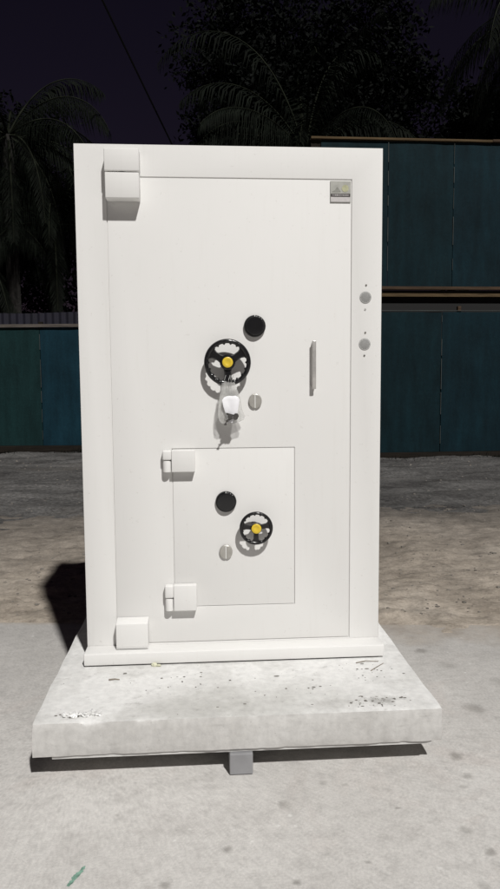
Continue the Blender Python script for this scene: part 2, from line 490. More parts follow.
tag(link('loose_stones', bm, M['rock']), 'loose small stones strewn over the brown dirt and dark gravel yard', 'stones', kind='stuff')

# ------------------------------------------------------------------ slab on a bearer
SX0, SX1, SY0, SY1 = -.097, 1.270, -.533, .80
def slab():
    bm = bmesh.new(); st = .114; zb = S0 - st
    nx, nz, ny = 110, 9, 100
    box(bm, SX0, SX1, SY0, SY1, zb, S0)
    # cut a fine grid so that the arrises can be chipped
    for k in range(1, nx): bmesh.ops.bisect_plane(bm, geom=bm.verts[:] + bm.edges[:] + bm.faces[:], plane_co=(SX0 + (SX1 - SX0) * k / nx, 0, 0), plane_no=(1, 0, 0))
    for z in (S0 - .006, S0 - .016, S0 - .035, S0 - .06, S0 - .085, S0 - .104): bmesh.ops.bisect_plane(bm, geom=bm.verts[:] + bm.edges[:] + bm.faces[:], plane_co=(0, 0, z), plane_no=(0, 0, 1))
    for y in [SY0 + d for d in (.006, .016, .035, .07, .12, .2, .3, .4, .5, .65, .8, 1.0)]: bmesh.ops.bisect_plane(bm, geom=bm.verts[:] + bm.edges[:] + bm.faces[:], plane_co=(0, y, 0), plane_no=(0, 1, 0))
    for v in bm.verts:
        p = v.co; q = p.copy()
        ex = max(0, 1 - min(p.x - SX0, SX1 - p.x) / .02); ey = max(0, 1 - (p.y - SY0) / .02); ez = max(0, 1 - (S0 - p.z) / .02); eb = max(0, 1 - (p.z - zb) / .02)
        n1 = noise.fractal(p * 9, 1, 2, 4); n2 = max(0, noise.noise(p * 22) - .1)
        w = .0035 + .003 * n1 + .007 * n2
        if ey > 0: q.y += w * max(ez, eb) * ey + .0015 * n1
        if ez > 0: q.z -= (w * .8) * max(ey, ex) * ez
        if ex > 0: q.x += (w * max(ey, ez)) * (1 if p.x < .5 else -1) * ex
        v.co = q
    o = link('concrete_slab', bm, M['slab'])
    # origin at its own foot
    o.data.transform(Matrix.Translation((-.59, -.1, 0))); o.location = (.59, .1, 0)
    return auto_smooth(o, 50)
tag(slab(), 'thick pale concrete slab dusted white, carrying the big white safe', 'slab')
bm = bmesh.new(); box(bm, -.035, 1.235, -.522, .76, S0 - .114 - .0135, S0 - .1165, .001, 1)
tag(link('thin_board', bm, M['board_white']), 'thin white board sandwiched under the concrete slab, its edge showing', 'board')
# bearer
bm = bmesh.new(); box(bm, .547, .625, -.535, .70, .002, S0 - .114 - .0145, .004, 2)
tag(link('support_bearer', bm, M['bearer']), 'grey bearer on the floor under the middle of the concrete slab', 'bearer')

# ------------------------------------------------------------------ the safe
W, H = 1.1836, 2.0
DEP = .62
safe = thing('safe', 'tall white steel safe standing on the concrete slab', 'safe', (W / 2, .3, S0))
Z = S0
PH, PP = .053, .089
bm = bmesh.new()
D = (.118, 1.0615, .055, 1.880)         # opening for the door
def ring_body():
    def rect(r, y): return [bm.verts.new((x, y, z + Z)) for x, z in ((r[0], r[2]), (r[1], r[2]), (r[1], r[3]), (r[0], r[3]))]
    o = (0, W, .006, H); b = .005
    def off(r, d): return (r[0] + d, r[1] - d, r[2] + d, r[3] - d)
    L = [rect(off(o, b), DEP), rect(o, DEP - b), rect(o, b), rect(off(o, b * .3), b * .3), rect(off(o, b), 0), rect(off(D, -.0015), 0), rect(D, .0015), rect(D, .0048)]
    for a, c in zip(L, L[1:]):
        for k in range(4): bm.faces.new((a[k], a[(k + 1) % 4], c[(k + 1) % 4], c[k]))
    bm.faces.new(L[0]); bm.faces.new(L[-1])
ring_body()
body = auto_smooth(link('body', bm, M['paint'], safe), 40)
bm = bmesh.new(); box(bm, 0, W, -PP, -.001, Z + .006, Z + PH, .004, 3)
plinth = auto_smooth(link('plinth', bm, M['paint'], safe), 40)
bm = bmesh.new(); box(bm, .02, W - .02, -PP + .012, DEP - .03, Z, Z + .0055)
link('plinth_shade_strip', bm, M['dark'], plinth)  # dark strip added for the shadow line under the plinth
g = .0030
IN = (.350, .837, .202, .842)
bm = bmesh.new()
ring_panel(bm, (D[0] + g, D[1] - g, D[2] + Z + g + .001, D[3] + Z - g), (IN[0], IN[1], IN[2] + Z, IN[3] + Z), .0005, .0042, .0016)
door = auto_smooth(link('door', bm, M['paint'], safe), 40)
# back of the recess of the small door (closes the hole)
bm = bmesh.new(); g2 = .0024
box(bm, IN[0] + g2, IN[1] - g2, .0005, .0042, IN[2] + Z + g2, IN[3] + Z - g2, .0012, 2)
inner = auto_smooth(link('inner_door', bm, M['paint'], safe), 40)
inner['label'] = 'small white square-cornered door set low in the big door'

HP = .056
# big hinges
bm = bmesh.new(); box(bm, .1195, .2485, -HP, -.0012, Z + 1.8850, Z + 1.966, .0035, 3)
hg = auto_smooth(link('hinge', bm, M['paint'], safe), 40)
bm = bmesh.new(); box(bm, .1215, .2475, -HP - .001, -.0012, Z + 1.786, Z + 1.8800, .0035, 3)
auto_smooth(link('hinge_leaf', bm, M['paint'], hg), 40)
bm = bmesh.new(); cyl(bm, (.184, -.03, Z + 1.8796), (0, 0, 1), .02, .0058)
link('hinge_pin', bm, M['dark'], hg)
bm = bmesh.new()
vs = box(bm, .122, .247, -HP, -.0012, Z + .062, Z + .168, 0)
box(bm, .122, .247, -HP + .0005, -.0012, Z + PH + .0045, Z + .0615, .001, 1)
for v in vs:
    if v.co.z > Z + .1 and v.co.y < -.03: v.co.z -= .010; 
bmesh.ops.bevel(bm, geom=list({e for v in vs for e in v.link_edges}), offset=.003, segments=3, affect='EDGES', profile=.5)
auto_smooth(link('hinge', bm, M['paint'], safe), 40)
# small hinges: a wrapped leaf with a round knuckle hanging below it
def small_hinge(z1, z0, zk):
    bm = bmesh.new(); box(bm, .349, .440, -.034, -.0012, z0, z1, .003, 3)
    # upper wrap over the pin
    box(bm, .314, .3488, -.033, -.0012, zk + .001, z1 - .0008, .006, 3)
    o = auto_smooth(link('hinge', bm, M['paint'], safe), 40)
    bm = bmesh.new()
    cyl(bm, (.331, -.018, z0 + .001), (0, 0, 1), .0155, zk - z0 - .003, 28, bev=.003)
    box(bm, .318, .344, -.017, -.0012, z0 + .003, zk - .004, .002, 1)
    auto_smooth(link('knuckle', bm, M['paint'], o), 40)
small_hinge(Z + .838, Z + .752, Z + .798)
small_hinge(Z + .300, Z + .196, Z + .247)

# hand wheels -------------------------------------------------------------
def hand_wheel(cx, cz, Ro, plane, spokes, nsc, capr):
    """black wheel with a scalloped grip; the rim stands `plane` metres in front of the door"""
    cz += Z
    bm = bmesh.new(); seg = 180; rim = []
    for k in range(seg):
        a = 2 * PI * k / seg
        near = min(abs((math.degrees(a) - s + 180) % 360 - 180) for s in spokes)
        wv = max(0, math.cos(a * nsc)) ** 1.5
        ri = Ro * (.745 + .065 * (1 - wv)) 
        if near < 20: ri = Ro * .77
        w = Ro - ri; prof = []
        for q in range(10):
            th = 2 * PI * q / 10
            prof.append(bm.verts.new((cx + (ri + w / 2 + w / 2 * math.cos(th)) * math.cos(a), -plane - .0085 * math.sin(th) * (1 if q else 1), cz + (ri + w / 2 + w / 2 * math.cos(th)) * math.sin(a))))
        rim.append(prof)
    for k in range(seg):
        a, b = rim[k], rim[(k + 1) % seg]
        for q in range(10): bm.faces.new((a[q], a[(q + 1) % 10], b[(q + 1) % 10], b[q]))
    root = link('hand_wheel', bm, M['black'], safe, smooth=True)
    for s in spokes:
        bm = bmesh.new(); a = R(s); d = Vector((math.cos(a), 0, math.sin(a))); n = Vector((-math.sin(a), 0, math.cos(a)))
        rows = []
        for u, wd, dy, th in ((.16, .20, .004, .013), (.40, .15, .002, .010), (.62, .16, .000, .008), (.80, .24, -.000, .007)):
            c0 = Vector((cx, -plane + dy, cz)) + d * Ro * u
            rows.append([bm.verts.new(c0 + n * Ro * wd * sx + Vector((0, yy, 0))) for sx, yy in ((-1, th * .3), (-.75, -th * .5), (.75, -th * .5), (1, th * .3), (.6, th * .6), (-.6, th * .6))])
        for a_, b_ in zip(rows, rows[1:]):
            for q in range(6): bm.faces.new((a_[q], a_[(q + 1) % 6], b_[(q + 1) % 6], b_[q]))
        bm.faces.new(rows[0]); bm.faces.new(rows[-1])
        auto_smooth(link('spoke', bm, M['black'], root), 40)
    bm = bmesh.new()
    lathe(bm, (cx, -.0012, cz), Vector((0, -1, 0)).to_track_quat('Z', 'Y'),
          [(0, 0), (Ro * .20, 0), (Ro * .20, plane * .35), (Ro * .27, plane * .6), (Ro * .33, plane - .004), (Ro * .33, plane + .006), (Ro * .28, plane + .010), (0, plane + .010)], 36)
    auto_smooth(link('hub', bm, M['black'], root), 40)
    bm = bmesh.new()
    lathe(bm, (cx, -plane - .0098, cz), Vector((0, -1, 0)).to_track_quat('Z', 'Y'), [(0, 0), (capr, 0), (capr, .0022), (capr * .9, .0036), (capr * .55, .0040), (capr * .5, .0034), (0, .0034)], 32)
    auto_smooth(link('hub_cap', bm, M['yellow'], root), 40)
    return root
hw1 = hand_wheel(.571, 1.177, .0905, .042, (150, 32, 271), 18, .0205)
hw2 = hand_wheel(.678, .526, .0665, .042, (172, 12, 270), 15, .0195)
hw1['label'] = 'larger black three-spoke hand wheel with yellow cap on the big door'
hw2['label'] = 'smaller black three-spoke hand wheel with yellow cap on the inner door'

def dial(cx, cz, r):
    cz += Z; q = Vector((0, -1, 0)).to_track_quat('Z', 'Y')
    bm = bmesh.new()
    lathe(bm, (cx, -.0012, cz), q, [(0, 0), (r, 0), (r, .009), (r * .96, .012), (r * .90, .0125), (r * .87, .010), (0, .010)], 56)
    o = auto_smooth(link('combination_dial', bm, M['black_matt'], safe), 40)
    bm = bmesh.new(); seg = 72; R0 = r * .86; rings = []
    for h, k in ((.0105, 1), (.017, .98), (.0190, .93), (.0195, .80)):
        rings.append([bm.verts.new((cx + (R0 * k * (1 + (.02 if i % 2 and h > .012 and k > .9 else 0))) * math.cos(2 * PI * i / seg), -h - .0012, cz + (R0 * k * (1 + (.02 if i % 2 and h > .012 and k > .9 else 0))) * math.sin(2 * PI * i / seg))) for i in range(seg)])
    for a, b in zip(rings, rings[1:]):
        for i in range(seg): bm.faces.new((a[i], a[(i + 1) % seg], b[(i + 1) % seg], b[i]))
    bm.faces.new(rings[-1])
    auto_smooth(link('knob', bm, M['black'], o), 30)
    bm = bmesh.new()
    for a in (90, 78, 46, 62):
        d = Vector((math.cos(R(a)), 0, math.sin(R(a)))); n = Vector((-d.z, 0, d.x)); c0 = Vector((cx, -.0143, cz))
        w = .0016 if a == 90 else .0007; l0, l1 = (r * .80, r * .98) if a == 90 else (r * .86, r * .95)
        bm.faces.new([bm.verts.new(c0 + d * u + n * s * w) for u, s in ((l0, -1), (l0, 1), (l1, 1), (l1, -1))])
    link('index_mark', bm, M['white_mark'], o)
    return o
dial(.6800, 1.318, .0425); dial(.5610, .628, .0415)

def key_cover(cx, cz):
    cz += Z; bm = bmesh.new(); q = Vector((0, -1, 0)).to_track_quat('Z', 'Y')
    n0 = len(bm.verts)
    for s in (-1, 1):   # two half discs either side of the slot
        seg = 20; lo = []; hi = []; hi2 = []
        for k in range(seg + 1):
            a = PI / 2 - s * 0 + (k / seg) * PI
            x = -math.cos(a - PI / 2) ; 
            ca, sa = math.cos(-PI / 2 + PI * k / seg), math.sin(-PI / 2 + PI * k / seg)
            lo.append(bm.verts.new((cx + s * (.0018 + .0245 * ca), -.0012, cz + .0290 * sa)))
            hi.append(bm.verts.new((cx + s * (.0018 + .0240 * ca), -.0072, cz + .0285 * sa)))
            hi2.append(bm.verts.new((cx + s * (.0025 + .0205 * ca), -.0092, cz + .0250 * sa)))
        for A, B in ((lo, hi), (hi, hi2)):
            for k in range(seg): bm.faces.new((A[k], A[k + 1], B[k + 1], B[k]))
            bm.faces.new((A[0], A[-1], B[-1], B[0]))
        bm.faces.new(hi2)
    o = auto_smooth(link('keyhole_cover', bm, M['nickel'], safe), 30)
    bm = bmesh.new(); box(bm, cx - .0016, cx + .0016, -.0062, -.0012, cz - .0268, cz + .0268)
    link('slot_highlight', bm, M['white_mark'], o)  # white bar paints the bright highlight along the slit
key_cover(.6800, 1.026); key_cover(.5590, .424)

# pull handle
bm = bmesh.new()
box(bm, .9035, .9195, -.0235, -.0175, Z + 1.072, Z + 1.261, .0028, 3)
h = auto_smooth(link('pull_handle', bm, M['chrome'], safe), 40)
for zc in (1.252, 1.083):
    bm = bmesh.new(); cyl(bm, (.9115, -.0012, Z + zc), (0, -1, 0), .0070, .0160, 24)
    auto_smooth(link('post', bm, M['chrome'], h), 40)

# name plate
bm = bmesh.new(); box(bm, .9765, 1.0565, -.0030, -.0008, Z + 1.792, Z + 1.873, .0006, 1)
np_ = link('name_plate', bm, M['plate'], safe)
bm = bmesh.new(); box(bm, .9785, 1.0545, -.0042, -.0032, Z + 1.814, Z + 1.825)
link('name_band', bm, M['plate_band'], np_)
bm = bmesh.new(); box(bm, .9785, 1.0545, -.0040, -.0032, Z + 1.794, Z + 1.8125)
link('lower_field', bm, M['plate_low'], np_)
bm = bmesh.new(); x = .9835       # one line of small worn lettering, too small in the photo to read
rr = random.Random(5)
while x < 1.047:
    w = rr.uniform(.0020, .0032)
    zt = Z + 1.8225; zb_ = Z + 1.8165
    for bx_ in ((x, x + .0007, zb_, zt), (x + w - .0007, x + w, zb_, zt)): box(bm, bx_[0], bx_[1], -.0047, -.0043, bx_[2], bx_[3])
    if rr.random() < .7: box(bm, x + .0007, x + w - .0007, -.0047, -.0043, zb_ + rr.choice((0, .0028, .0052)), zb_ + rr.choice((0, .0028, .0052)) + .0008)
    x += w + .0012
link('lettering', bm, M['plate_low'], np_)
bm = bmesh.new()
pts = [(.981, 1.831), (.9935, 1.838), (1.003, 1.851), (1.008, 1.846), (1.017, 1.834), (1.017, 1.831)]
bm.faces.new([bm.verts.new((x, -.0036, Z + z)) for x, z in pts])
r_ = bmesh.ops.extrude_face_region(bm, geom=bm.faces[:]); bmesh.ops.translate(bm, verts=[v for v in r_['geom'] if isinstance(v, bmesh.types.BMVert)], vec=(0, .0005, 0))
link('emblem', bm, M['emblem_dark'], np_)
bm = bmesh.new()
cyl(bm, (1.035, -.0032, Z + 1.845), (0, -1, 0), .0135, .0007, 28)
link('emblem', bm, M['emblem_gold'], np_)

# perforated discs and screws on the frame right of the door
for cx, cz, sd in ((1.1185, 1.430, ((.047, 1), (-.047, 0))), (1.1165, 1.2475, ((.045, 1), (-.045, 1)))):
    bm = bmesh.new(); cyl(bm, (cx, -.0006, Z + cz), (0, -1, 0), .0232, .0014, 40, bev=.0005)
    gr = auto_smooth(link('speaker_grille', bm, M['grille'], safe), 40)
    bm = bmesh.new()
    for i in range(-5, 6):
        for j in range(-5, 6):
            px_, pz_ = i * .0038 + (j % 2) * .0019, j * .0035
            if math.hypot(px_, pz_) < .0195: cyl(bm, (cx + px_, -.0019, Z + cz + pz_), (0, -1, 0), .0011, .0004, 6)
    link('perforation', bm, M['dark'], gr)
    for dz_, vis in sd:
        bm = bmesh.new(); cyl(bm, (cx + (.002 if dz_ > 0 else -.001), -.0006, Z + cz + dz_), (0, -1, 0), .0036, .0016, 14)
        link('screw', bm, M['chip'] if vis else M['grille'], safe)

# ------------------------------------------------------------------ bag with tag and keys
P0 = Vector((.570, -.046, 1.095 + Z))
bag = thing('key_bag', 'small clear plastic bag with paper tag and keys hung on the large hand wheel', 'key bag', P0)
def crumple(bm, pts, zs=.0, n=6, amp=.006, th=0, seed=0):
    """quad strip surface between left and right outlines"""
    rows = []
    for (zl, xl, xr, y) in pts:
        rows.append([bm.verts.new((xl + (xr - xl) * k / n, y + amp * noise.noise(Vector(((xl + (xr - xl) * k / n) * 55 + seed, zl * 48, seed))) * 2, zl + .002 * noise.noise(Vector((k * 1.7, zl * 90, seed + 4))))) for k in range(n + 1)])
    for a, b in zip(rows, rows[1:]):
        for k in range(n): bm.faces.new((a[k], a[k + 1], b[k + 1], b[k]))
z_ = lambda v: v + Z
bm = bmesh.new()
outline = [(z_(1.100), .548, .598, -.060), (z_(1.085), .546, .602, -.060), (z_(1.065), .543, .610, -.060), (z_(1.045), .538, .618, -.060), (z_(1.02), .535, .622, -.059),
           (z_(.995), .533, .626, -.058), (z_(.970), .532, .637, -.056), (z_(.955), .536, .632, -.055), (z_(.942), .546, .600, -.053)]
crumple(bm, outline, n=10, amp=.006, seed=1)
crumple(bm, [(z, a + .001, b - .001, y + .018) for z, a, b, y in outline], n=10, amp=.006, seed=9)
link('pouch', bm, M['bag'], bag, smooth=True)
bm = bmesh.new()
crumple(bm, [(z_(1.048), .566, .600, -.064), (z_(1.043), .556, .610, -.068), (z_(1.034), .548, .615, -.070), (z_(1.01), .552, .611, -.073), (z_(.985), .560, .607, -.071), (z_(.965), .567, .602, -.068), (z_(.945), .572, .586, -.066)], n=6, amp=.006, seed=3)
link('paper_tag', bm, M['paper'], bag, smooth=True)
def key(x, z, rot, y=-.074):
    bm = bmesh.new()
    cyl(bm, (0, 0, 0), (0, -1, 0), .010, .002, 16)
    box(bm, -.0022, .0022, -.0018, 0, -.040, -.008); box(bm, .002, .006, -.0018, 0, -.038, -.030)
    bm.transform(Matrix.Translation((x, y, z)) @ Matrix.Rotation(R(rot), 4, 'Y'))
    link('key', bm, M['key'], bag)
key(.601, z_(.972), 105); key(.598, z_(.966), 70, -.0765); key(.578, z_(.970), 35, -.0790)
for k, (x0, x1) in enumerate(((.556, .562), (.572, .575), (.585, .582))):
    bm = bmesh.new(); tube(bm, [(x0 + .008, -.054, z_(1.128)), (x0 + .002, -.062, z_(1.11)), (x1, -.058, z_(1.09)), (x1 + .002, -.056, z_(1.045))], .0011, 5)
    link('string', bm, M['wire'], bag)
bm = bmesh.new(); a = [(.565 + .012 * math.cos(t), -.046 - .014 * math.sin(t) , z_(1.1035) + .013 * math.cos(t) * 0 + .014 * math.sin(t * 1)) for t in [k * 2 * PI / 14 for k in range(15)]]
bm2 = [(.585, -.030, z_(1.108)), (.583, -.050, z_(1.125)), (.582, -.060, z_(1.112)), (.583, -.060, z_(1.098)), (.586, -.048, z_(1.086)), (.588, -.032, z_(1.092))]
tube(bm, bm2 + bm2[:1], .001, 5)
link('string', bm, M['wire'], bag)

# ------------------------------------------------------------------ litter on the slab
def lump(bm, x, y, z, r, seed, flat=.6, sub=2, amp=.5, fr=1.4):
    b2 = bmesh.new(); bmesh.ops.create_icosphere(b2, subdivisions=sub, radius=1)
    idx = {}
    for v in b2.verts:
        p = v.co * (1 + amp * noise.noise(v.co * fr + Vector((seed, seed * .3, 0))))
        idx[v.index] = bm.verts.new((x + p.x * r[0], y + p.y * r[1], z + p.z * r[2]))
    for f in b2.faces: bm.faces.new([idx[v.index] for v in f.verts])
    b2.free()
bm = bmesh.new()
for k in range(7): lump(bm, .010 + .016 * k + rng.uniform(-.004, .004), -.487 + rng.uniform(-.008, .008), S0 + .006, (.014, .009, .0085 * rng.uniform(.6, 1.3)), k * 3.7, sub=3, amp=1.0, fr=2.0)
tag(link('crumpled_foil', bm, M['foil']), 'crumpled strip of silver foil on the left front corner of the slab', 'foil')
bm = bmesh.new()
for k in range(10): lump(bm, .045 * rng.gauss(0, 1) * .8 + .045, -.487 + .010 * rng.gauss(0, 1), S0 + .0015, (.003 + .004 * rng.random(), .003, .002), k * 5.1, sub=1)
for k in range(150):
    cx, cy, sx_, sy_ = rng.choice(((1.085, -.455, .05, .022), (1.085, -.455, .05, .022), (.98, -.47, .06, .02), (.55, -.36, .25, .09), (.3, -.2, .2, .07), (1.1, -.2, .06, .05), (.9, -.33, .2, .08)))
    x = rng.gauss(cx, sx_); y = rng.gauss(cy, sy_)
    if not (SX0 + .03 < x < SX1 - .03 and SY0 + .02 < y < -.1): continue
    r = .0010 + .0030 * rng.random() ** 2.5
    lump(bm, x, y, S0 + r * .3, (r * rng.uniform(.8, 2.6), r * rng.uniform(.6, 1.6), r * .35), k * 1.3, sub=1)
tag(link('cement_crumbs', bm, M['chip']), 'dark crumbs and cement chips scattered over the dusty slab', 'crumbs', kind='stuff')
for lab, pts, r in (('thin straight twig on the slab off the right end of the plinth', [(1.10, -.215, S0 + .003), (1.13, -.185, S0 + .004), (1.165, -.15, S0 + .003)], .0018),
                    ('short curled twig on the slab against the right end of the plinth', [(1.06, -.135, S0 + .002), (1.10, -.128, S0 + .006), (1.15, -.13, S0 + .003)], .002),
                    ('small grey splinter on the slab in front of the left hinge', [(.112, -.215, S0 + .003), (.135, -.212, S0 + .004), (.152, -.216, S0 + .003)], .003)):
    bm = bmesh.new(); tube(bm, pts, r, 6, r * .6); tag(link('twig', bm, M['twig']), lab, 'twig', 'twigs and splinters on the slab')
bm = bmesh.new(); lump(bm, .2725, -.096, S0 + .006, (.012, .007, .009), 2.2, sub=2); lump(bm, .290, -.100, S0 + .005, (.008, .006, .006), 5.2, sub=2)
tag(link('putty_blob', bm, M['wax']), 'small yellowish putty blob at the foot of the white plinth', 'putty')
# green smear of paint on the concrete floor
bm = bmesh.new()
for (x0, y0, x1, y1, w) in ((.106, -1.014, .121, -.982, .009), (.115, -.990, .133, -.956, .012), (.128, -.962, .139, -.940, .007), (.118, -.975, .138, -.960, .005)):
    d = Vector((x1 - x0, y1 - y0, 0)); n = Vector((-d.y, d.x, 0)).normalized(); L = []; Rr = []
    for k in range(9):
        c0 = Vector((x0, y0, .0012 + w * .05)) + d * (k / 8); ww = w * .62 * (.45 + .55 * math.sin(PI * (k + .5) / 9)) * (1 + .9 * noise.noise(Vector((k * .9, x0 * 40, 3))))
        L.append(bm.verts.new(c0 + n * ww * (1 + .5 * noise.noise(Vector((k, x0 * 99, 0)))))); Rr.append(bm.verts.new(c0 - n * ww * (1 + .5 * noise.noise(Vector((k, y0 * 99, 7))))))
    for k in range(8): bm.faces.new((L[k], L[k + 1], Rr[k + 1], Rr[k]))
tag(link('paint_mark', bm, M['green']), 'short green paint smear on the concrete floor in front of the slab', 'paint mark')

# ------------------------------------------------------------------ hoarding fences
def fence_root(name, label, loc, ang):
    return thing(name, label, 'fence', loc, R(ang))      # local x runs along the fence, local -y faces the safe
def local_box(name, parent, mat, *b, bev=.004):
    bm = bmesh.new(); box(bm, *b, bev, 1); return link(name, bm, mat, parent, local=True)
rf = random.Random(3)
def boards(root, edges, mats, z0, z1, seams, jit=.010):
    for k in range(len(edges) - 1):
        x0, x1 = edges[k] + .005, edges[k + 1] - .005; t0 = rf.uniform(-.010, .010)
        bm = bmesh.new(); nx, nz = 8, 12; ph = rf.uniform(0, 50)
        F_ = [[bm.verts.new((x0 + (x1 - x0) * i / nx, t0 + .012 * noise.noise(Vector((i * .45 + ph, jj * .35, ph))), z0 + (z1 - z0 + rf.uniform(0, 0)) * jj / nz)) for i in range(nx + 1)] for jj in range(nz + 1)]
        for jj in range(nz):
            for i in range(nx): bm.faces.new((F_[jj][i], F_[jj][i + 1], F_[jj + 1][i + 1], F_[jj + 1][i]))
        e = bmesh.ops.extrude_face_region(bm, geom=bm.faces[:]); bmesh.ops.translate(bm, verts=[q for q in e['geom'] if isinstance(q, bmesh.types.BMVert)], vec=(0, .012, 0))
        auto_smooth(link('panel', bm, M[mats[k]], root, local=True), 40)
        if k in seams:
            zz = z0 + rf.uniform(.05, .3)
            while zz < z1 - .15:
                l_ = rf.uniform(.08, .55); bm = bmesh.new(); ww = rf.uniform(.003, .006)
                box(bm, x1 + .005 - ww, x1 + .005 + ww, t0 - .016, t0 - .013, zz, min(zz + l_, z1 - .02)); zz += l_ + rf.uniform(.03, .3)
                link('seam_edge', bm, M['seam'], root, local=True)
# left: lower, farther fence
lf = fence_root('hoarding_fence', 'low green and blue board fence at the far left behind the yard', (-2.68, 11.28, 0), -4.5)
le = [-3.66, -2.44, -1.22, 0, 1.22, 2.44, 3.66, 4.9]
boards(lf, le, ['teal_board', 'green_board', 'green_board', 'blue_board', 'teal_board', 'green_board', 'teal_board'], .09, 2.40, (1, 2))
local_box('kick_board', lf, M['rail_dark'], le[0], le[-1], -.02, .03, -.05, .085)
local_box('top_rail', lf, M['rail_grey'], le[0], le[-1], -.045, .03, 2.405, 2.465)
for x in (-2.44, 0, 2.44, 4.8): local_box('post', lf, M['rail_dark'], x - .04, x + .04, .05, .13, -.05, 2.52)
# right: nearer fence
rt = fence_root('hoarding_fence', 'low dark teal board fence right of the safe under the tall hoarding', (4.70, 9.40, 0), 1.0)
re_ = [-2.44, -1.22, 0, 1.22, 2.44, 3.66, 4.88]
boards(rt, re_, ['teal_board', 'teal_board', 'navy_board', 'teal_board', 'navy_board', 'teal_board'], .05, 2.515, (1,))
local_box('kick_board', rt, M['rail_dark'], re_[0], re_[-1], -.02, .03, -.05, .045)
local_box('top_edge', rt, M['seam'], re_[0], re_[-1], -.012, .012, 2.530, 2.542)
for x in (-2.3, .32, 2.44, 4.8): local_box('post', rt, M['rail'], x - .03, x + .03, .015, .085, -.05, 2.62)
# right: the tall hoarding set behind it
uf = fence_root('tall_hoarding_fence', 'tall dark teal hoarding rising behind the low fence right of the safe', (3.848, 9.92, 0), 0.6)
ue = [-1.40, -1.22, 0, 1.207, 2.43, 3.65, 4.87]
Z0, Z1 = 3.03, 5.57
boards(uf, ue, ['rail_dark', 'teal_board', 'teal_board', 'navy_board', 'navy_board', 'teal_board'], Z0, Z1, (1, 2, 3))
local_box('rail', uf, M['rail'], ue[0], ue[-1], -.05, .03, 2.965, 3.02)
local_box('rail', uf, M['rail_ochre'], ue[0], ue[-1], -.06, .03, 2.835, 2.895)
local_box('rail', uf, M['rail_ochre'], ue[0], 1.9, -.05, .03, Z1 + .01, Z1 + .05)
local_box('rail', uf, M['rail'], 1.905, ue[-1], -.05, .03, Z1 + .015, Z1 + .06)
for x in (-1.36, 1.22, 3.65): local_box('post', uf, M['rail_dark'], x - .045, x + .045, .05, .15, -.05, Z1 + .04)
local_box('gap_shade_sheet', uf, M['cable'], ue[0], ue[-1], .031, .045, .2, 2.96)  # black sheet added so the gap below the tall boards reads as shade
# low corrugated sheet behind the left fence
cs = fence_root('corrugated_fence', 'low violet corrugated sheeting just showing above the left fence', (-2.68, 12.2, 0), -4.5)
bm = bmesh.new(); top = []; bot = []
for k in range(400):
    x = -3.5 + 8 * k / 399; y = .018 * math.sin(x * 2 * PI / .15)
    top.append(bm.verts.new((x, y, 2.78 + .02 * noise.noise(Vector((x, 0, 0)))))); bot.append(bm.verts.new((x, y, 0)))
for k in range(399): bm.faces.new((bot[k], bot[k + 1], top[k + 1], top[k]))
link('sheet', bm, M['violet'], cs, local=True)
bm = bmesh.new(); box(bm, -3.5, 4.5, .025, .08, 2.3, 2.38); link('rail', bm, M['rail_dark'], cs, local=True)

# weeds and rubbish along the foot of the fence
bm = bmesh.new()
for k in range(2400):
    u = rng.uniform(0, 11); p = Vector((-5.6 + u, 11.5 - .079 * u, 0)) if u < 6.5 else Vector((1.6 + (u - 6.5) * 1.6, 9.36, 0)); off = rng.gauss(-.12, .10)
    dens = noise.noise(Vector((u * .9, 0, 2)))
    if rng.random() > .45 + dens: continue
    p.y += off
    h_ = rng.uniform(.02, .10) * (1 + dens); a = rng.uniform(0, 2 * PI); w = .006
    d = Vector((math.cos(a), math.sin(a), 0)); lean = Vector((rng.gauss(0, .4), rng.gauss(0, .4), 1)) * h_
    z0 = yz(p.x, p.y) - .01
    q = [bm.verts.new((p.x - d.x * w, p.y - d.y * w, z0)), bm.verts.new((p.x + d.x * w, p.y + d.y * w, z0)), bm.verts.new((p.x + lean.x, p.y + lean.y, z0 + lean.z))]
    bm.faces.new(q)
tag(link('weeds', bm, M['leaf']), 'thin dark weeds along the foot of the board fence', 'weeds', kind='stuff')

# ------------------------------------------------------------------ trees
def frond(bm, bmr, base, az, el, L, droop, r2, nl=64, lw=.75):
    p = Vector(base); d = Vector((math.cos(az) * math.cos(el), math.sin(az) * math.cos(el), math.sin(el))); step = L / 22
    pts = [p.copy()]; dirs = [d.copy()]
    for k in range(22):
        d = (d + Vector((0, 0, -droop * (.35 + k / 16) / 22))).normalized(); p = p + d * step; pts.append(p.copy()); dirs.append(d.copy())
    tube(bmr, pts[:], .028, 4, .004)
    for k in range(nl):
        t = .12 + .88 * k / nl; i = t * 22; i0 = min(int(i), 21); q = pts[i0].lerp(pts[i0 + 1], i - i0); dd = dirs[i0]
        side = dd.cross(Vector((0, 0, 1)))
        if side.length < .05: side = Vector((math.sin(az), -math.cos(az), 0))
        side.normalize(); ll = lw * math.sin(PI * (.08 + .88 * t)) ** .6 * r2.uniform(.8, 1.1)
        for s in (-1, 1):
            w = .015; dl = (side * s * .75 + dd * .55 + Vector((0, 0, -.55 - .5 * r2.random()))).normalized()
            m_ = q + dl * ll * .5; e = q + dl * ll * .75 + Vector((0, 0, -ll * r2.uniform(.35, .6)))
            wv = dd * w
            a = bm.verts.new(q - wv * .4); b = bm.verts.new(q + wv * .4); c_ = bm.verts.new(m_ + wv); d_ = bm.verts.new(m_ - wv); e_ = bm.verts.new(e)
            bm.faces.new((a, b, c_, d_)); bm.faces.new((d_, c_, e_))
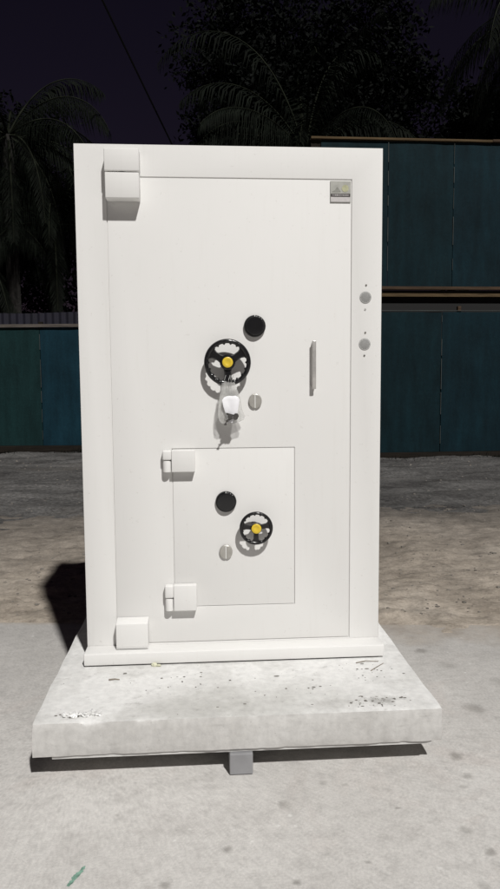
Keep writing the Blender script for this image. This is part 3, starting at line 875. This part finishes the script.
def palm(loc, hgt, nf, L, label, seed, fixed=(), els=(-.25, 1.25), droop=(1.2, 2.2), lean=(0, 0)):
    r2 = random.Random(seed)
    t = thing('palm_tree', label, 'palm tree', loc, 0, 'palms beyond the fences')
    top = Vector((lean[0], lean[1], hgt))
    bm = bmesh.new(); pts = [Vector((lean[0] * (k / 10) ** 1.6, lean[1] * (k / 10) ** 1.6, -.2 + (hgt + .2) * k / 10)) for k in range(11)]
    tube(bm, pts, .19, 12, .13); link('trunk', bm, M['bark'], t, local=True)
    bm = bmesh.new(); bmr = bmesh.new()
    for az, el, l_, dr in fixed: frond(bm, bmr, top, az, el, l_, dr, r2, 60)
    for k in range(nf):
        az = 2.4 * k + r2.uniform(-.3, .3); el = els[0] + (els[1] - els[0]) * ((k + .5) / nf) + r2.uniform(-.1, .1)
        frond(bm, bmr, top, az, el, L * r2.uniform(.85, 1.1), r2.uniform(*droop), r2)
    cr = link('crown', bm, M['leaf'], t, local=True, recalc=False)
    link('frond_ribs', bmr, M['rachis'], cr, local=True)
    return t
def leafy(loc, hgt, blobs, label, seed, n=5200, ls=.075, name='broadleaf_tree'):
    r2 = random.Random(seed)
    t = thing(name, label, 'tree', loc, 0, 'dark broadleaf trees beyond the fences')
    bm = bmesh.new(); tube(bm, [(0, 0, -.2), (.1, 0, hgt * .3), (-.05, .1, hgt * .6), (.05, .1, hgt * .85)], .20, 10, .06)
    for bx_, by_, bz_, br in blobs:
        tube(bm, [(0, .02, hgt * .35), (bx_ * .5, by_ * .5, (hgt * .35 + bz_) / 2 + .2), (bx_, by_, bz_)], .08, 6, .02)
    link('trunk', bm, M['bark'], t, local=True)
    bm = bmesh.new(); tot = sum(b[3] ** 2 for b in blobs)
    for bx_, by_, bz_, br in blobs:
        ncl = int(n * br * br / tot / 26) + 1
        for c_ in range(ncl):
            v = Vector((r2.gauss(0, 1), r2.gauss(0, 1), r2.gauss(0, 1))).normalized() * br * r2.uniform(.35, 1.12)
            cc = Vector((bx_, by_, bz_)) + Vector((v.x, v.y, v.z * .8)); cr_ = r2.uniform(.16, .42)
            for q in range(26):
                o = cc + Vector((r2.gauss(0, 1), r2.gauss(0, 1), r2.gauss(0, .8))) * cr_ * .6
                nrm = Vector((r2.gauss(0, 1), r2.gauss(0, 1), r2.gauss(0, 1) + .6)).normalized(); u = nrm.orthogonal().normalized(); w = nrm.cross(u)
                s = ls * r2.uniform(.6, 1.4); a_ = r2.uniform(0, 6.3); U = u * math.cos(a_) + w * math.sin(a_); V = nrm.cross(U)
                bm.faces.new([bm.verts.new(o + U * s), bm.verts.new(o + V * s * .45), bm.verts.new(o - U * s), bm.verts.new(o - V * s * .45)])
    link('crown', bm, M['leaf2'], t, local=True, recalc=False)
    return t
# palm behind the safe whose fronds arch up over its top edge
palm((2.9, 13.6, 0), 6.5, 20, 3.4, 'slender palm straight behind the safe with long arching fronds', 11,
     fixed=((R(172), R(74), 5.2, 3.0), (R(25), R(80), 4.2, 3.2), (R(200), R(35), 3.4, 2.2), (R(95), R(70), 4.0, 2.5)))
palm((-3.9, 14.2, 0), 7.0, 30, 3.4, 'big drooping palm at the far left of the yard', 5, els=(-1.0, 1.1), droop=(1.6, 2.8))
palm((-3.0, 14.6, 0), 5.0, 26, 3.0, 'short palm just over the left fence beside the safe', 8, els=(-.3, 1.2), droop=(1.4, 2.6))
palm((-5.2, 14.4, 0), 4.8, 24, 3.0, 'squat palm over the left end of the low fence', 21, els=(-.6, 1.2), droop=(1.4, 2.6))
palm((8.1, 13.2, 0), 9.6, 22, 3.2, 'tall palm at the far right with fronds hanging into view', 31, els=(-.8, 1.0), droop=(1.5, 2.6))
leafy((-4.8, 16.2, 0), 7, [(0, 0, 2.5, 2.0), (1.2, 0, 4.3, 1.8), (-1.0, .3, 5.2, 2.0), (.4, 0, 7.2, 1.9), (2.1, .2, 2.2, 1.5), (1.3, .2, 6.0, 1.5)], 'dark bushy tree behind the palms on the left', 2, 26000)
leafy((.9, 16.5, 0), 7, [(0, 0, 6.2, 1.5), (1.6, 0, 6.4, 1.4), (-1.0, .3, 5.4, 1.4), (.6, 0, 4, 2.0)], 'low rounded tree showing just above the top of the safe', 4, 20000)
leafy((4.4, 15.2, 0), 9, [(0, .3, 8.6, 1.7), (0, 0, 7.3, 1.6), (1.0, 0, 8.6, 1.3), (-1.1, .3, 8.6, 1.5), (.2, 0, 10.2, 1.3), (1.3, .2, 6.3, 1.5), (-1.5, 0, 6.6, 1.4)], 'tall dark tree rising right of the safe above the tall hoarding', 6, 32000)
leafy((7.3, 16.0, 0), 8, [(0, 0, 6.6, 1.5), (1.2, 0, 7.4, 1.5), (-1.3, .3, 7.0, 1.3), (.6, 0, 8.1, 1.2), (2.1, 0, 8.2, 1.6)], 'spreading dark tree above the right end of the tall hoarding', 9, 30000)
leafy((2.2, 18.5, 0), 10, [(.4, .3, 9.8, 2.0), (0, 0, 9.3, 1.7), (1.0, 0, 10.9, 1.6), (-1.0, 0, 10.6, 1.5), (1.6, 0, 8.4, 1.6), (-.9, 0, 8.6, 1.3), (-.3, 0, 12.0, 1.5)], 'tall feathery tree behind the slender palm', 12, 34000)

# utility pole and cable behind the safe
pole = thing('utility_pole', 'dark utility pole mostly hidden behind the safe', 'pole', (-.10, 16.2, 0))
bm = bmesh.new(); tube(bm, [(0, 0, -.2), (0, 0, 3.5), (0, 0, 7.35)], .11, 12, .08); link('shaft', bm, M['bark'], pole, local=True)
bm = bmesh.new(); box(bm, -.5, .5, -.05, .05, 6.85, 6.95); link('crossarm', bm, M['bark'], pole, local=True)
bm = bmesh.new(); a = Vector((-.10, 16.14, 7.25)); b = Vector((-3.9, 3.5, 12.2)); pts = []
for k in range(31):
    t = k / 30; p = a.lerp(b, t); p.z -= .45 * 4 * t * (1 - t) * .25; pts.append(p)
tube(bm, pts, .022, 6)
tag(link('overhead_cable', bm, M['cable']), 'black overhead cable slanting across the night sky on the left', 'cable')

# ------------------------------------------------------------------ camera
f, pitch, roll, yaw = 697.4, .0885, .0069, -.0681
c, s = math.cos(yaw), math.sin(yaw)
Rt = Vector((c, s, 0)); Fh = Vector((-s, c, 0)); Zv = Vector((0, 0, 1))
F = Fh * math.cos(pitch) - Zv * math.sin(pitch); U = Fh * math.sin(pitch) + Zv * math.cos(pitch)
c, s = math.cos(roll), math.sin(roll)
Rf = Rt * c - U * s; Uf = Rt * s + U * c
cd = bpy.data.cameras.new('camera'); cam = bpy.data.objects.new('camera', cd); C.objects.link(cam)
mm = Matrix((Rf, Uf, -F)).transposed().to_4x4(); mm.translation = Vector((.4712, -2.7484, 1.0988 + S0)); cam.matrix_world = mm
cd.sensor_fit = 'HORIZONTAL'; cd.sensor_width = 36; cd.lens = 36 * f / 500; cd.clip_end = 3000; cd.clip_start = .05
sc.camera = cam

# ------------------------------------------------------------------ light
EL, AZ = 50.0, 19.0      # elevation; light travels away from the viewer and to the left
sd = bpy.data.lights.new('sun', 'SUN'); so = bpy.data.objects.new('sun', sd); C.objects.link(so)
tr = Vector((-math.sin(R(AZ)) * math.cos(R(EL)), math.cos(R(AZ)) * math.cos(R(EL)), -math.sin(R(EL))))
so.rotation_euler = (-tr).to_track_quat('Z', 'Y').to_euler(); so.location = (2, -6, 8)
sd.energy = 3.75; sd.angle = R(1.8); sd.color = (1.0, .982, .950)
w = bpy.data.worlds.new('World'); sc.world = w; w.use_nodes = True
t = w.node_tree; bg = t.nodes['Background']
sky = t.nodes.new('ShaderNodeTexSky'); sky.sky_type = 'NISHITA'; sky.sun_disc = False
sky.sun_elevation = R(EL); sky.sun_rotation = math.atan2(-tr.x, -tr.y)
tint = mixc(t, 1.0, sky.outputs[0], (1.0, .50, .62), 'MULTIPLY')
t.links.new(tint, bg.inputs[0]); bg.inputs[1].default_value = .0044
sc.view_settings.view_transform = 'Standard'; sc.view_settings.look = 'None'
sc.view_settings.exposure = 0; sc.view_settings.gamma = 1; sc.view_settings.use_curve_mapping = False
sc.cycles.max_bounces = 8; sc.cycles.diffuse_bounces = 4; sc.cycles.transparent_max_bounces = 12
